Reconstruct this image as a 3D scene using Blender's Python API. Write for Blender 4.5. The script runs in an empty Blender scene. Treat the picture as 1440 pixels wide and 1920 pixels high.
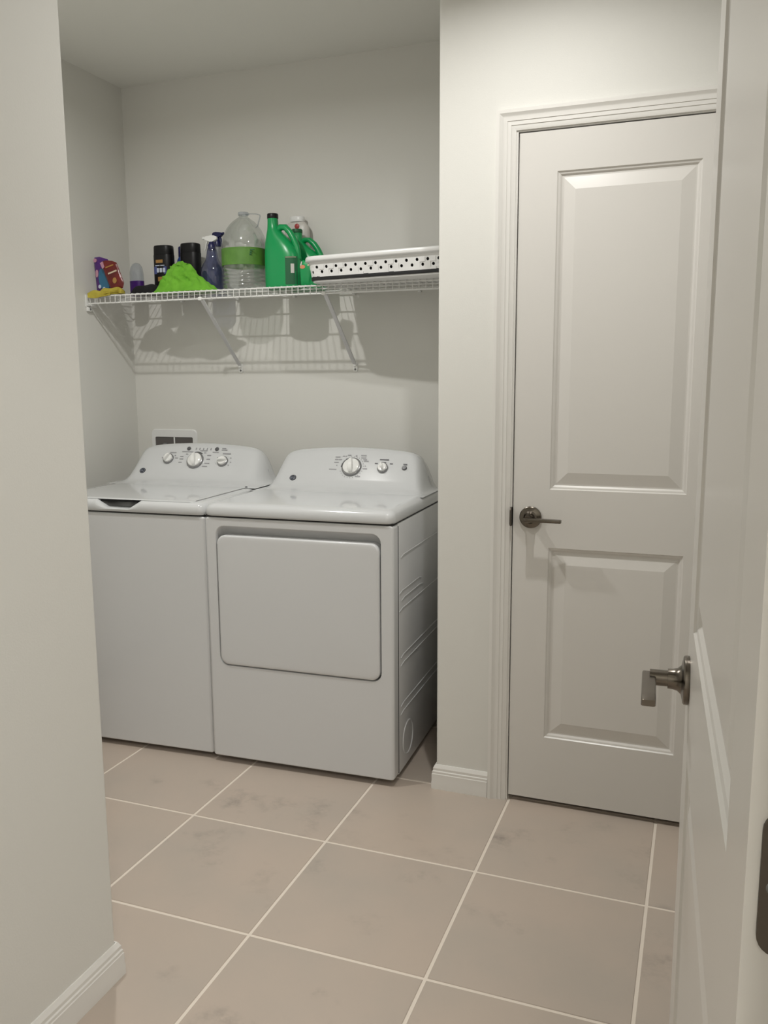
import bpy, bmesh, math, random
from mathutils import Vector, Matrix
random.seed(7)
sc = bpy.context.scene
COL = sc.collection

# ------------------------------------------------------------------ camera
yaw, pitch, roll = -0.3587, 0.155, -0.0058
fw = Vector((math.sin(yaw)*math.cos(pitch), math.cos(yaw)*math.cos(pitch), -math.sin(pitch)))
rt = Vector((math.cos(yaw), -math.sin(yaw), 0)); up = rt.cross(fw)
c_, s_ = math.cos(roll), math.sin(roll)
r2 = c_*rt + s_*up; u2 = -s_*rt + c_*up
cam = bpy.data.cameras.new('camera'); camo = bpy.data.objects.new('camera', cam); COL.objects.link(camo)
camo.matrix_world = Matrix(((r2.x, u2.x, -fw.x, 0.7777), (r2.y, u2.y, -fw.y, -2.5567), (r2.z, u2.z, -fw.z, 1.35), (0, 0, 0, 1)))
cam.sensor_fit = 'VERTICAL'; cam.sensor_height = 24.0; cam.lens = 24.0*1593.09/1920.0
cam.clip_start = 0.02; sc.camera = camo

# ------------------------------------------------------------------ world, exposure
w = bpy.data.worlds.new('world'); sc.world = w; w.use_nodes = True
w.node_tree.nodes['Background'].inputs[0].default_value = (0.8, 0.82, 0.85, 1)
w.node_tree.nodes['Background'].inputs[1].default_value = 0.02
sc.view_settings.view_transform = 'Standard'; sc.view_settings.look = 'None'
sc.view_settings.gamma = 1.0; sc.view_settings.use_curve_mapping = False
sc.view_settings.exposure = 0.0
LAMP_W = 13.5         # recessed ceiling light in front of the alcove
LAMP2_W = 9.6         # recessed ceiling light in front of the closet
HALL_FILL_W = 36.0         # unseen lamp added in the hall behind the camera as front fill
LAMP_COL = (1.0, 0.985, 0.953)
LAMP_SPREAD = 168
LAMP2_SPREAD = 150     # its baffle cuts the beam off lower
CEIL = 2.61

# ------------------------------------------------------------------ materials
def mat(name, col, rough=0.5, metal=0.0, coat=0.0, spec=0.5, bump=None, trans=0.0, emit=None, sss=0.0):
    m = bpy.data.materials.new(name); m.use_nodes = True
    nt = m.node_tree; b = nt.nodes['Principled BSDF']
    b.inputs['Base Color'].default_value = (*col, 1); b.inputs['Roughness'].default_value = rough
    b.inputs['Metallic'].default_value = metal; b.inputs['Coat Weight'].default_value = coat
    b.inputs['Specular IOR Level'].default_value = spec
    b.inputs['Transmission Weight'].default_value = trans
    if emit:
        b.inputs['Emission Color'].default_value = (*emit[:3], 1); b.inputs['Emission Strength'].default_value = emit[3]
    if bump:
        n = nt.nodes.new('ShaderNodeTexNoise'); n.inputs['Scale'].default_value = bump[0]; n.inputs['Detail'].default_value = 3
        t = nt.nodes.new('ShaderNodeTexCoord'); nt.links.new(t.outputs['Object'], n.inputs['Vector'])
        bp = nt.nodes.new('ShaderNodeBump'); bp.inputs['Strength'].default_value = bump[1]; bp.inputs['Distance'].default_value = bump[2]
        nt.links.new(n.outputs['Fac'], bp.inputs['Height']); nt.links.new(bp.outputs['Normal'], b.inputs['Normal'])
    return m
def noisy(m, col2, scale, lo=0.4, hi=0.7, detail=4):
    """mix a second colour into a material by object-space noise"""
    nt = m.node_tree; b = nt.nodes['Principled BSDF']
    c1 = b.inputs['Base Color'].default_value[:]
    t = nt.nodes.new('ShaderNodeTexCoord'); n = nt.nodes.new('ShaderNodeTexNoise')
    n.inputs['Scale'].default_value = scale; n.inputs['Detail'].default_value = detail
    r = nt.nodes.new('ShaderNodeMapRange'); r.inputs[1].default_value = lo; r.inputs[2].default_value = hi
    x = nt.nodes.new('ShaderNodeMix'); x.data_type = 'RGBA'
    x.inputs[6].default_value = c1; x.inputs[7].default_value = (*col2, 1)
    nt.links.new(t.outputs['Object'], n.inputs['Vector']); nt.links.new(n.outputs['Fac'], r.inputs[0])
    nt.links.new(r.outputs[0], x.inputs[0]); nt.links.new(x.outputs[2], b.inputs['Base Color'])
    return m
M = {}
M['wall'] = mat('wall_paint', (0.70, 0.692, 0.652), 0.62, bump=(260, 0.10, 0.002))
M['ceil'] = mat('ceiling_paint', (0.79, 0.785, 0.745), 0.85, bump=(160, 0.12, 0.002))
M['trim'] = mat('trim_paint', (0.735, 0.72, 0.685), 0.33, bump=(120, 0.03, 0.001))
M['door'] = mat('door_paint', (0.67, 0.65, 0.615), 0.30, bump=(90, 0.04, 0.001))
M['grout'] = mat('grout', (0.72, 0.645, 0.56), 0.85, bump=(500, 0.2, 0.001))
M['enamel'] = mat('appliance_enamel', (0.64, 0.645, 0.648), 0.26, coat=0.25)
M['top'] = mat('appliance_top', (0.60, 0.61, 0.615), 0.16, coat=0.4)
M['plastic'] = mat('white_plastic', (0.78, 0.78, 0.77), 0.3)
M['knobgrey'] = mat('knob_grey', (0.30, 0.30, 0.305), 0.25, metal=0.6)
M['btn'] = mat('button_grey', (0.09, 0.09, 0.095), 0.35)
M['knobclear'] = mat('knob_white', (0.82, 0.82, 0.80), 0.15, coat=0.5)
M['print'] = mat('panel_print', (0.10, 0.10, 0.11), 0.5)
M['printg'] = mat('panel_print_grey', (0.30, 0.30, 0.31), 0.5)
M['black'] = mat('black_plastic', (0.005, 0.005, 0.006), 0.4, spec=0.3)
M['rubber'] = mat('black_rubber', (0.012, 0.012, 0.013), 0.6)
M['dark'] = mat('dark_gap', (0.02, 0.02, 0.02), 0.8)
M['nickel'] = mat('satin_nickel', (0.165, 0.145, 0.122), 0.25, metal=1.0, bump=(900, 0.05, 0.0005))
M['bronze'] = mat('hinge_metal', (0.11, 0.095, 0.08), 0.42, metal=0.9)
M['wire'] = mat('white_vinyl_wire', (0.80, 0.80, 0.78), 0.35)
M['brace'] = mat('brace_enamel', (0.66, 0.66, 0.67), 0.4)
M['greenp'] = mat('green_bottle', (0.004, 0.30, 0.085), 0.30)
M['greend'] = mat('green_label_dark', (0.006, 0.10, 0.035), 0.5)
M['lime'] = noisy(mat('lime_microfibre', (0.17, 0.46, 0.035), 0.95, bump=(420, 0.5, 0.002)), (0.12, 0.36, 0.02), 30)
M['yellow'] = noisy(mat('yellow_cloth', (0.50, 0.42, 0.06), 0.95, bump=(420, 0.5, 0.002)), (0.36, 0.28, 0.03), 24)
M['blackcloth'] = mat('black_cloth', (0.006, 0.006, 0.007), 0.95, bump=(420, 0.4, 0.002))
M['purple'] = mat('purple_pouch', (0.075, 0.015, 0.17), 0.28, bump=(40, 0.3, 0.006))
M['purpled'] = mat('purple_cap', (0.06, 0.012, 0.16), 0.4)
M['teal'] = mat('teal_print', (0.03, 0.14, 0.25), 0.35)
M['pink'] = mat('pink_print', (0.48, 0.25, 0.33), 0.4)
M['red'] = noisy(mat('red_pouch', (0.10, 0.008, 0.008), 0.28, bump=(45, 0.3, 0.006)), (0.20, 0.015, 0.010), 18)
M['cream'] = mat('cream_print', (0.62, 0.52, 0.38), 0.5)
M['gold'] = mat('gold_print', (0.36, 0.19, 0.05), 0.4)
M['labelblue'] = mat('label_blue', (0.06, 0.08, 0.24), 0.4)
M['labelwhite'] = mat('label_white', (0.55, 0.60, 0.72), 0.4)
M['navy'] = mat('navy_plastic', (0.008, 0.010, 0.075), 0.3)
M['blue'] = mat('blue_bottle', (0.03, 0.07, 0.28), 0.25)
M['paleblue'] = mat('pale_blue_print', (0.25, 0.33, 0.52), 0.4)
M['greenlabel'] = noisy(mat('green_paper_label', (0.105, 0.25, 0.04), 0.45), (0.08, 0.20, 0.03), 25)
M['redp'] = mat('red_plastic', (0.40, 0.05, 0.05), 0.4)
M['orange'] = mat('orange_print', (0.62, 0.24, 0.12), 0.5)
M['milky'] = mat('milky_plastic', (0.60, 0.58, 0.54), 0.35)
M['screw'] = mat('screw_metal', (0.20, 0.20, 0.20), 0.4, metal=1.0)
M['boxdark'] = mat('outlet_recess', (0.11, 0.10, 0.095), 0.6)
M['lens'] = mat('lamp_lens', (0.9, 0.9, 0.88), 0.5, emit=(1.0, 0.96, 0.89, 3.0))
def thin_clear(name, tint, gloss=0.10, film=0.12, filmcol=(0.55, 0.58, 0.57)):
    m = bpy.data.materials.new(name); m.use_nodes = True; nt = m.node_tree; nt.nodes.clear()
    o = nt.nodes.new('ShaderNodeOutputMaterial'); t = nt.nodes.new('ShaderNodeBsdfTransparent'); t.inputs[0].default_value = (*tint, 1)
    g = nt.nodes.new('ShaderNodeBsdfGlossy'); g.inputs['Roughness'].default_value = 0.06
    d = nt.nodes.new('ShaderNodeBsdfDiffuse'); d.inputs[0].default_value = (*filmcol, 1)
    lw = nt.nodes.new('ShaderNodeLayerWeight'); lw.inputs[0].default_value = 0.35
    ma = nt.nodes.new('ShaderNodeMath'); ma.operation = 'MULTIPLY_ADD'; ma.inputs[1].default_value = 0.35; ma.inputs[2].default_value = gloss*0.4
    m0 = nt.nodes.new('ShaderNodeMixShader'); m0.inputs[0].default_value = film
    m1 = nt.nodes.new('ShaderNodeMixShader')
    nt.links.new(lw.outputs['Facing'], ma.inputs[0]); nt.links.new(ma.outputs[0], m1.inputs[0])
    nt.links.new(t.outputs[0], m0.inputs[1]); nt.links.new(d.outputs[0], m0.inputs[2])
    nt.links.new(m0.outputs[0], m1.inputs[1]); nt.links.new(g.outputs[0], m1.inputs[2]); nt.links.new(m1.outputs[0], o.inputs[0])
    return m
M['clear'] = thin_clear('clear_plastic', (0.93, 0.95, 0.94), film=0.05, gloss=.35)
M['clearblue'] = thin_clear('blue_tinted_plastic', (0.42, 0.45, 0.62), film=0.22, filmcol=(0.12, 0.13, 0.24))
M['clearpale'] = thin_clear('pale_clear_plastic', (0.86, 0.88, 0.91), film=0.15, filmcol=(0.5, 0.54, 0.58))

def tile_material():
    m = mat('porcelain_tile', (0.44, 0.375, 0.315), 0.42); nt = m.node_tree; b = nt.nodes['Principled BSDF']
    tc = nt.nodes.new('ShaderNodeTexCoord'); oi = nt.nodes.new('ShaderNodeObjectInfo')
    mu = nt.nodes.new('ShaderNodeMath'); mu.operation = 'MULTIPLY'; mu.inputs[1].default_value = 60
    cx = nt.nodes.new('ShaderNodeCombineXYZ'); ad = nt.nodes.new('ShaderNodeVectorMath'); ad.operation = 'ADD'
    nt.links.new(oi.outputs['Random'], mu.inputs[0])
    for i in range(3): nt.links.new(mu.outputs[0], cx.inputs[i])
    nt.links.new(tc.outputs['Object'], ad.inputs[0]); nt.links.new(cx.outputs[0], ad.inputs[1])
    def noise(sc_, det, rough, lo, hi):
        n = nt.nodes.new('ShaderNodeTexNoise'); n.inputs['Scale'].default_value = sc_; n.inputs['Detail'].default_value = det; n.inputs['Roughness'].default_value = rough
        r = nt.nodes.new('ShaderNodeMapRange'); r.inputs[1].default_value = lo; r.inputs[2].default_value = hi
        nt.links.new(ad.outputs[0], n.inputs['Vector']); nt.links.new(n.outputs['Fac'], r.inputs[0]); return r.outputs[0]
    def mix(f, a, bb):
        x = nt.nodes.new('ShaderNodeMix'); x.data_type = 'RGBA'; nt.links.new(f, x.inputs[0])
        if isinstance(a, tuple): x.inputs[6].default_value = (*a, 1)
        else: nt.links.new(a, x.inputs[6])
        x.inputs[7].default_value = (*bb, 1); return x.outputs[2]
    c = mix(noise(3.2, 4, 0.55, 0.35, 0.68), (0.475, 0.398, 0.335), (0.432, 0.376, 0.322))
    # sparse charcoal smudges inside the clouding
    a = noise(5.0, 5, 0.6, 0.56, 0.78); g = noise(24.0, 3, 0.7, 0.36, 0.75)
    pr = nt.nodes.new('ShaderNodeMath'); pr.operation = 'MULTIPLY'; nt.links.new(a, pr.inputs[0]); nt.links.new(g, pr.inputs[1])
    c = mix(pr.outputs[0], c, (0.20, 0.175, 0.155))
    c = mix(noise(1.7, 2, 0.5, 0.5, 1.0), c, (0.50, 0.412, 0.338))
    nt.links.new(c, b.inputs['Base Color'])
    return m
M['tile'] = tile_material()

# ------------------------------------------------------------------ mesh helpers
def link(name, me, m, parent=None, loc=None, rot=None):
    o = bpy.data.objects.new(name, me); COL.objects.link(o)
    if m is not None and not me.materials: me.materials.append(M[m] if isinstance(m, str) else m)
    if parent is not None: o.parent = parent
    if loc is not None: o.location = loc
    if rot is not None: o.rotation_euler = rot
    return o
def finish(me, smooth):
    if smooth:
        for p in me.polygons: p.use_smooth = True
        me.set_sharp_from_angle(angle=math.radians(smooth))
class MB:
    """collects geometry for ONE mesh object"""
    def __init__(self): self.v = []; self.f = []
    def add(self, vs, fs):
        n = len(self.v); self.v += [tuple(p) for p in vs]; self.f += [tuple(i+n for i in f) for f in fs]; return self
    def bm(self, b):
        b.verts.ensure_lookup_table(); b.verts.index_update()
        self.add([v.co[:] for v in b.verts], [[v.index for v in f.verts] for f in b.faces]); b.free(); return self
    def box(self, x0, x1, y0, y1, z0, z1, r=0.0, seg=2):
        b = bmesh.new(); bmesh.ops.create_cube(b, size=1.0)
        for v in b.verts: v.co = Vector((x0+(v.co.x+.5)*(x1-x0), y0+(v.co.y+.5)*(y1-y0), z0+(v.co.z+.5)*(z1-z0)))
        if r: bmesh.ops.bevel(b, geom=b.edges[:], offset=r, segments=seg, profile=0.5, affect='EDGES')
        return self.bm(b)
    def loft(self, rings, cap=True, closed=True):
        n = len(rings[0]); vs = [p for r in rings for p in r]; fs = []
        for i in range(len(rings)-1):
            for k in range(n if closed else n-1):
                a = i*n+k; b = i*n+(k+1) % n; fs.append((a, b, b+n, a+n))
        if cap and closed:
            fs.append(tuple(reversed(range(n)))); fs.append(tuple((len(rings)-1)*n+k for k in range(n)))
        return self.add(vs, fs)
    def tube(self, pts, r, n=8, cap=True, flat=1.0):
        pts = [Vector(p) for p in pts]; rs = r if isinstance(r, (list, tuple)) else [r]*len(pts)
        rings = []; prev = None
        for i, p in enumerate(pts):
            t = (pts[min(i+1, len(pts)-1)]-pts[max(i-1, 0)]).normalized()
            if prev is None:
                a = Vector((0, 0, 1)) if abs(t.z) < 0.9 else Vector((1, 0, 0)); x = (a-t*a.dot(t)).normalized()
            else: x = (prev-t*prev.dot(t)).normalized()
            prev = x; y = t.cross(x)
            rings.append([p+(x*math.cos(2*math.pi*k/n)*flat+y*math.sin(2*math.pi*k/n))*rs[i] for k in range(n)])
        return self.loft(rings, cap)
    def lathe(self, prof, n=24, at=(0, 0, 0), axis=(0, 0, 1), sx=1.0, sy=1.0):
        ax = Vector(axis).normalized(); a = Vector((0, 0, 1)) if abs(ax.z) < 0.9 else Vector((1, 0, 0))
        X = (a-ax*a.dot(ax)).normalized(); Y = ax.cross(X); at = Vector(at)
        if abs(ax.z) > 0.9: X = Vector((1, 0, 0)); Y = ax.cross(X)
        return self.loft([[at+ax*h+X*math.cos(2*math.pi*k/n)*r*sx+Y*math.sin(2*math.pi*k/n)*r*sy for k in range(n)] for r, h in prof])
    def build(self, name, m, parent=None, smooth=35, loc=None, rot=None):
        me = bpy.data.meshes.new(name); me.from_pydata(self.v, [], self.f)
        b = bmesh.new(); b.from_mesh(me); bmesh.ops.recalc_face_normals(b, faces=b.faces[:]); b.to_mesh(me); b.free()
        finish(me, smooth)
        return link(name, me, m, parent, loc, rot)
def rrect(x0, x1, z0, z1, r, seg=5):
    """rounded rectangle outline, list of (a, b)"""
    out = []
    for cx, cz, a0 in ((x1-r, z1-r, 0), (x0+r, z1-r, 90), (x0+r, z0+r, 180), (x1-r, z0+r, 270)):
        for k in range(seg+1):
            a = math.radians(a0+90*k/seg); out.append((cx+r*math.cos(a), cz+r*math.sin(a)))
    return out
def sring(cx, cy, z, rx, ry, e=2.0, n=28, rot=0.0):
    """superellipse ring"""
    out = []
    for k in range(n):
        a = 2*math.pi*k/n; c, s = math.cos(a), math.sin(a)
        x = rx*math.copysign(abs(c)**(2/e), c); y = ry*math.copysign(abs(s)**(2/e), s)
        out.append((cx+x*math.cos(rot)-y*math.sin(rot), cy+x*math.sin(rot)+y*math.cos(rot), z))
    return out
def thing(name, label, cat, loc=(0, 0, 0), rotz=0.0, group=None):
    o = bpy.data.objects.new(name, None); COL.objects.link(o); o.empty_display_size = 0.05
    o.location = loc; o.rotation_euler = (0, 0, rotz); tag(o, label, cat, group); return o
def tag(o, label, cat, group=None):
    o['label'] = label; o['category'] = cat
    if group: o['group'] = group
    return o
def struct(o, label=None):
    o['kind'] = 'structure'
    if label: o['label'] = label
    return o

# ================================================================== ROOM SHELL
XL, YB = -1.6725, 0.7401       # alcove left wall, alcove back wall
XR = 1.02                      # right wall
YE = -1.1204                   # end of the left passage wall
XP = -0.4216                   # face of the left passage wall
YD0, YD1 = -2.19, -2.075       # entrance wall (hall side, room side)

# ---- floor: grout bed and single tiles
fl = MB().box(-1.80, 1.9, -3.9, 0.86, -0.06, -0.0018).build('floor', 'grout', smooth=0)
struct(fl, 'floor of large square taupe tiles with pale grout lines')
S, OX, OY, GW = 0.4547, -0.6636, -0.4339, 0.0085
def tile_mesh(w, d):
    h = 0.0013; a, b = w/2, d/2
    vs = [(-a, -b, -.008), (a, -b, -.008), (a, b, -.008), (-a, b, -.008), (-a, -b, -h*.8), (a, -b, -h*.8), (a, b, -h*.8), (-a, b, -h*.8),
          (-a+h, -b+h, 0), (a-h, -b+h, 0), (a-h, b-h, 0), (-a+h, b-h, 0)]
    fs = [(8, 9, 10, 11)]
    for k in range(4):
        j = (k+1) % 4; fs += [(k, j, j+4, k+4), (k+4, j+4, j+8, k+8)]
    me = bpy.data.meshes.new('tile'); me.from_pydata(vs, [], fs); me.materials.append(M['tile']); return me
full = tile_mesh(S-GW, S-GW)
for i in range(-4, 5):
    for j in range(-8, 4):
        x0, x1 = OX+S*i+GW/2, OX+S*(i+1)-GW/2; y0, y1 = OY+S*j+GW/2, OY+S*(j+1)-GW/2
        X0, X1, Y0, Y1 = max(x0, XL), min(x1, XR), max(y0, -3.8), min(y1, YB)
        if X1-X0 < .02 or Y1-Y0 < .02: continue
        if Y1 < YE-.12 and X1 < XP-.11: continue
        me = full if (X0, X1, Y0, Y1) == (x0, x1, y0, y1) else tile_mesh(X1-X0, Y1-Y0)
        link('tile', me, 'tile', fl, loc=((X0+X1)/2, (Y0+Y1)/2, 0))

# ---- ceiling
struct(MB().box(-1.80, 1.9, -3.9, 0.86, CEIL, CEIL+.08).build('ceiling', 'ceil', smooth=0), 'flat off white ceiling above the laundry alcove')
# ---- walls
struct(MB().box(-1.80, XR+.12, YB, YB+.12, 0, CEIL).build('wall_back', 'wall', smooth=0), 'off white back wall of the laundry alcove')
struct(MB().box(XL-.12, XL, YE-.115, YB, 0, CEIL).build('wall_left', 'wall', smooth=0), 'off white left side wall of the laundry alcove')
def wall_corner(m, pts, z0, z1, r=0.009, which=()):
    """prism from a plan outline; listed corners are rounded like a corner bead"""
    out = []
    n = len(pts)
    for i, p in enumerate(pts):
        p = Vector((p[0], p[1])); a = Vector(pts[i-1][:2]); b = Vector(pts[(i+1) % n][:2])
        if i in which:
            da = (a-p).normalized(); db = (b-p).normalized()
            for k in range(6):
                t = k/5; q = (p+da*r)*(1-t)**2+p*2*t*(1-t)+(p+db*r)*t*t; out.append((q.x, q.y))
        else: out.append((p.x, p.y))
    m.loft([[(x, y, z0) for x, y in out], [(x, y, z1) for x, y in out]]); return m
# closet wall with its pier: plan L (pier + alcove return), header over the door, right jamb part
DX0, DX1, DZ1 = 0.243, 0.853, 2.046     # closet door slab
OX0, OX1, OZ1 = DX0-.022, DX1+.022, DZ1+.022
m = MB()
wall_corner(m, [(0, YB), (0, 0), (OX0, 0), (OX0, .115), (.115, .115), (.115, YB)], 0, CEIL, which=(1,))
m.box(OX0, OX1, 0, .115, OZ1, CEIL); m.box(OX1, XR, 0, .115, 0, CEIL)
struct(m.build('wall_right', 'wall', smooth=40), 'off white wall pier and closet wall to the right of the dryer')
m = MB(); wall_corner(m, [(XP, YD1), (XP, YE), (XL, YE), (XL, YE-.115), (XP-.115, YE-.115), (XP-.115, YD1)], 0, CEIL, which=(1,))
struct(m.build('wall_passage', 'wall', smooth=40), 'off white wall end in the left foreground')
struct(MB().box(XR, XR+.12, YD1, YB, 0, CEIL).build('wall_side', 'wall', smooth=0), 'right side wall behind the open door')
# entrance wall around the doorway the photo is taken through
HX = 0.853                      # hinge jamb face
EX0 = HX-.772
m = MB(); m.box(XP-.115, EX0-.02, YD0, YD1, 0, CEIL); m.box(HX+.02, XR+.12, YD0, YD1, 0, CEIL); m.box(EX0-.02, HX+.02, YD0, YD1, 2.075, CEIL)
struct(m.build('wall_entrance', 'wall', smooth=0), 'wall with the doorway the room is seen through')
m = MB(); m.box(-.65, 1.75, -3.86, -3.75, 0, CEIL)
struct(m.build('wall_hall_end', 'wall', smooth=0), 'end wall of the hall behind the viewer')
struct(MB().box(-.65, -.54, -3.75, YD0, 0, CEIL).build('wall_hall_left', 'wall', smooth=0), 'left wall of the hall behind the viewer')
struct(MB().box(1.64, 1.75, -3.75, YD0, 0, CEIL).build('wall_hall_right', 'wall', smooth=0), 'right wall of the hall behind the viewer')
struct(MB().box(XR+.12, 1.75, YD0, YD1, 0, CEIL).build('wall_hall_front', 'wall', smooth=0), 'hall wall beside the doorway')

# ---- baseboards: stepped colonial profile swept along a plan path
BBP = [(0, 0), (.0135, 0), (.0135, .022), (.0125, .030), (.0125, .052), (.0110, .054), (.0110, .061), (.0085, .064), (.0085, .072), (.0050, .079), (.003, .083), (0, .083)]
def baseboard(name, path, label):
    """path: plan points, board stands to the LEFT of the walking direction's right-hand wall (offset along the left normal)"""
    P = [Vector(p) for p in path]; rings = []
    for i, p in enumerate(P):
        nrm = []
        if i > 0: d = (P[i]-P[i-1]).normalized(); nrm.append(Vector((-d.y, d.x)))
        if i < len(P)-1: d = (P[i+1]-P[i]).normalized(); nrm.append(Vector((-d.y, d.x)))
        if len(nrm) == 2: n = (nrm[0]+nrm[1]); n = n/ (n.length**2) * 2
        else: n = nrm[0]
        rings.append([(p.x+n.x*a, p.y+n.y*a, z) for a, z in BBP])
    return struct(MB().loft(rings).build(name, 'trim', smooth=25), label)
baseboard('baseboard_right', [(.1755, 0), (0, 0), (0, .735)], 'white stepped baseboard around the foot of the wall pier')
baseboard('baseboard_left', [(XP, YD1+.02), (XP, YE), (XL+.02, YE)][::-1], 'white stepped baseboard along the left foreground wall')
baseboard('baseboard_back', [(XL, YB), (XL, YE+.02)][::-1], 'baseboard along the left side wall behind the washer')

# ---- closet door casing: moulded profile, mitred at the head
CP = [(0, 0), (0, .004), (.008, .0065), (.0135, .0072), (.0142, .0090), (.025, .0094), (.0257, .0112), (.036, .0116), (.040, .0128), (.047, .0172), (.0563, .0175), (.057, 0)]
def casing(name, x0, x1, z1, ysign, y, label, head=True):
    m = MB()
    pa = [(x0, 0, -1, 0), (x0, z1, -1, 1), (x1, z1, 1, 1), (x1, 0, 1, 0)]
    rings = [[(px+ox*a, y+ysign*b, pz+oz*a) for a, b in CP] for px, pz, ox, oz in pa]
    return m.loft(rings).build(name, 'trim', smooth=20)
t1 = struct(casing('trim_1', DX0-.009, DX1+.009, DZ1+.008, -1, 0, ''), 'white moulded casing around the closet door')
m = MB(); m.box(OX0, DX0-.003, .0, .115, 0, OZ1); m.box(DX1+.003, OX1, 0, .115, 0, OZ1); m.box(DX0-.003, DX1+.003, 0, .115, DZ1+.004, OZ1)
m.box(DX0-.003, DX0+.010, .042, .054, 0, DZ1); m.box(DX1-.010, DX1+.003, .042, .054, 0, DZ1); m.box(DX0+.010, DX1-.010, .042, .054, DZ1-.010, DZ1+.004)
m.build('jamb', 'trim', t1, smooth=0)
m = MB(); m.loft([[(DX0-.0035-a, y, .931+z) for y, z in rrect(-.021, .012, -.029, .029, .012)] for a in (-.0005, .003)])
m.build('strike_plate', 'bronze', t1, smooth=30)
t2 = MB(); 
t2.box(EX0-.02, EX0, YD0, YD1, 0, 2.06); t2.box(HX, HX+.02, YD0, YD1, 0, 2.06); t2.box(EX0-.02, HX+.02, YD0, YD1, 2.055, 2.075)
t2 = struct(t2.build('trim_2', 'trim', smooth=0), 'painted jamb lining the entrance doorway')
for ys, y in ((1, YD1), (-1, YD0)):
    casing('casing', EX0-.006, HX+.006, 2.066, ys, y, '').parent = t2

# ------------------------------------------------------------------ doors
PRF = [(0.0, 0.0), (.003, .0035), (.008, .005), (.013, .0095), (.017, .0095), (.052, .0020)]   # inset, depth of the moulded panel
def panel_door(name, W, T, z0, z1, panels, label):
    """slab in local x 0..W, y 0 (face) .. T, with moulded panels on both faces as parts"""
    m = MB(); xs = [0, panels[0][0], panels[0][1], W]; zs = sorted({z0, z1, *[p for q in panels for p in q[2:]]})
    idx = {}
    vs = []; fs = []
    def V(x, y, z):
        k = (round(x, 5), round(y, 5), round(z, 5))
        if k not in idx: idx[k] = len(vs); vs.append(k)
        return idx[k]
    hole = {(zs.index(p[2])) for p in panels}
    for i in range(3):
        for k in range(len(zs)-1):
            if i == 1 and k in hole:
                x0, x1, a, b = xs[1], xs[2], zs[k], zs[k+1]
                c = [(x0, a), (x1, a), (x1, b), (x0, b)]
                for q in range(4):
                    p0, p1 = c[q], c[(q+1) % 4]; fs.append((V(p0[0], 0, p0[1]), V(p1[0], 0, p1[1]), V(p1[0], T, p1[1]), V(p0[0], T, p0[1])))
                continue
            for y in (0, T): fs.append((V(xs[i], y, zs[k]), V(xs[i+1], y, zs[k]), V(xs[i+1], y, zs[k+1]), V(xs[i], y, zs[k+1])))
    for k in range(len(zs)-1):
        for x in (0, W): fs.append((V(x, 0, zs[k]), V(x, T, zs[k]), V(x, T, zs[k+1]), V(x, 0, zs[k+1])))
    for i in range(3):
        for z in (z0, z1): fs.append((V(xs[i], 0, z), V(xs[i+1], 0, z), V(xs[i+1], T, z), V(xs[i], T, z)))
    d = MB().add(vs, fs).build(name, 'door', smooth=0); struct(d, label)
    for (a, b, c, e) in panels:
        pm = MB()
        for side in (0, 1):
            rings = []
            for ins, dep in PRF:
                y = dep if side == 0 else T-dep
                rings.append([(a+ins, y, c+ins), (b-ins, y, c+ins), (b-ins, y, e-ins), (a+ins, y, e-ins)])
            vs2 = [p for r in rings for p in r]; fs2 = []
            for q in range(len(rings)-1):
                for k in range(4): j = (k+1) % 4; fs2.append((q*4+k, q*4+j, q*4+4+j, q*4+4+k))
            fs2.append(tuple((len(rings)-1)*4+k for k in range(4))); pm.add(vs2, fs2)
        pm.build('panel', 'door', d, smooth=0)
    return d
def door_handle(parent, x, y, z, side, dirx):
    """round rose with a flat bladed lever; side = -1 sticks out towards local -y, dirx = +1 lever towards +x"""
    s = side
    rose = MB().lathe([(.0, .0), (.0335, .0), (.0340, .003), (.0335, .0065), (.0315, .008), (.0295, .0082), (.020, .0105), (.0158, .015), (.0142, .021), (.0138, .028), (.0, .028)], 40, (x, y, z), (0, s, 0)).build('door_handle', 'nickel', parent, smooth=30)
    rose['label'] = 'satin nickel round rose of the lever handle'
    m = MB().lathe([(.0, .027), (.0112, .027), (.0112, .052), (.0, .052)], 28, (x, y, z), (0, s, 0))
    # blade
    ol = []
    rings = []
    for t, wd, h in ((-.0115, .016, .010), (-.0095, .018, .0125), (.0, .0185, .0125), (.03, .0185, .0115), (.07, .0185, .0105), (.098, .0185, .0100), (.1005, .0165, .0085)):
        yy = y+s*(.055-.002); zc = z-.001
        rings.append([(x+dirx*t, yy+wd/2*a, zc+h/2*b) for a, b in rrect(-1, 1, -1, 1, .28, 3)])
    m.loft(rings); m.build('lever', 'nickel', rose, smooth=30)
    return rose
ZP = [(.228, .839), (1.018, 1.934)]
d1 = panel_door('door_1', .61, .035, .018, DZ1, [(.110, .500, a, b) for a, b in ZP], 'closed two panel white closet door with a lever handle')
d1.location = (DX0, .002, 0)
door_handle(d1, .0545, 0, .931, -1, 1)
# open door in the right foreground: face x-axis runs from the hinge edge to the free edge
W2 = 0.765
ang = math.atan(.052)
F = Vector((.7735, -1.296)); u = Vector((math.sin(ang), -math.cos(ang)))
H = F+u*W2
d2 = panel_door('door_2', W2, .035, .014, DZ1, [(.108, W2-.108, a, b) for a, b in ZP], 'white two panel door standing open in the right foreground')
# local +x must run hinge -> free edge (-u), local -y must face left: rotate by angle of -u
d2.location = (H.x, H.y, 0); d2.rotation_euler = (0, 0, math.atan2(-u.y, -u.x))
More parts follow.
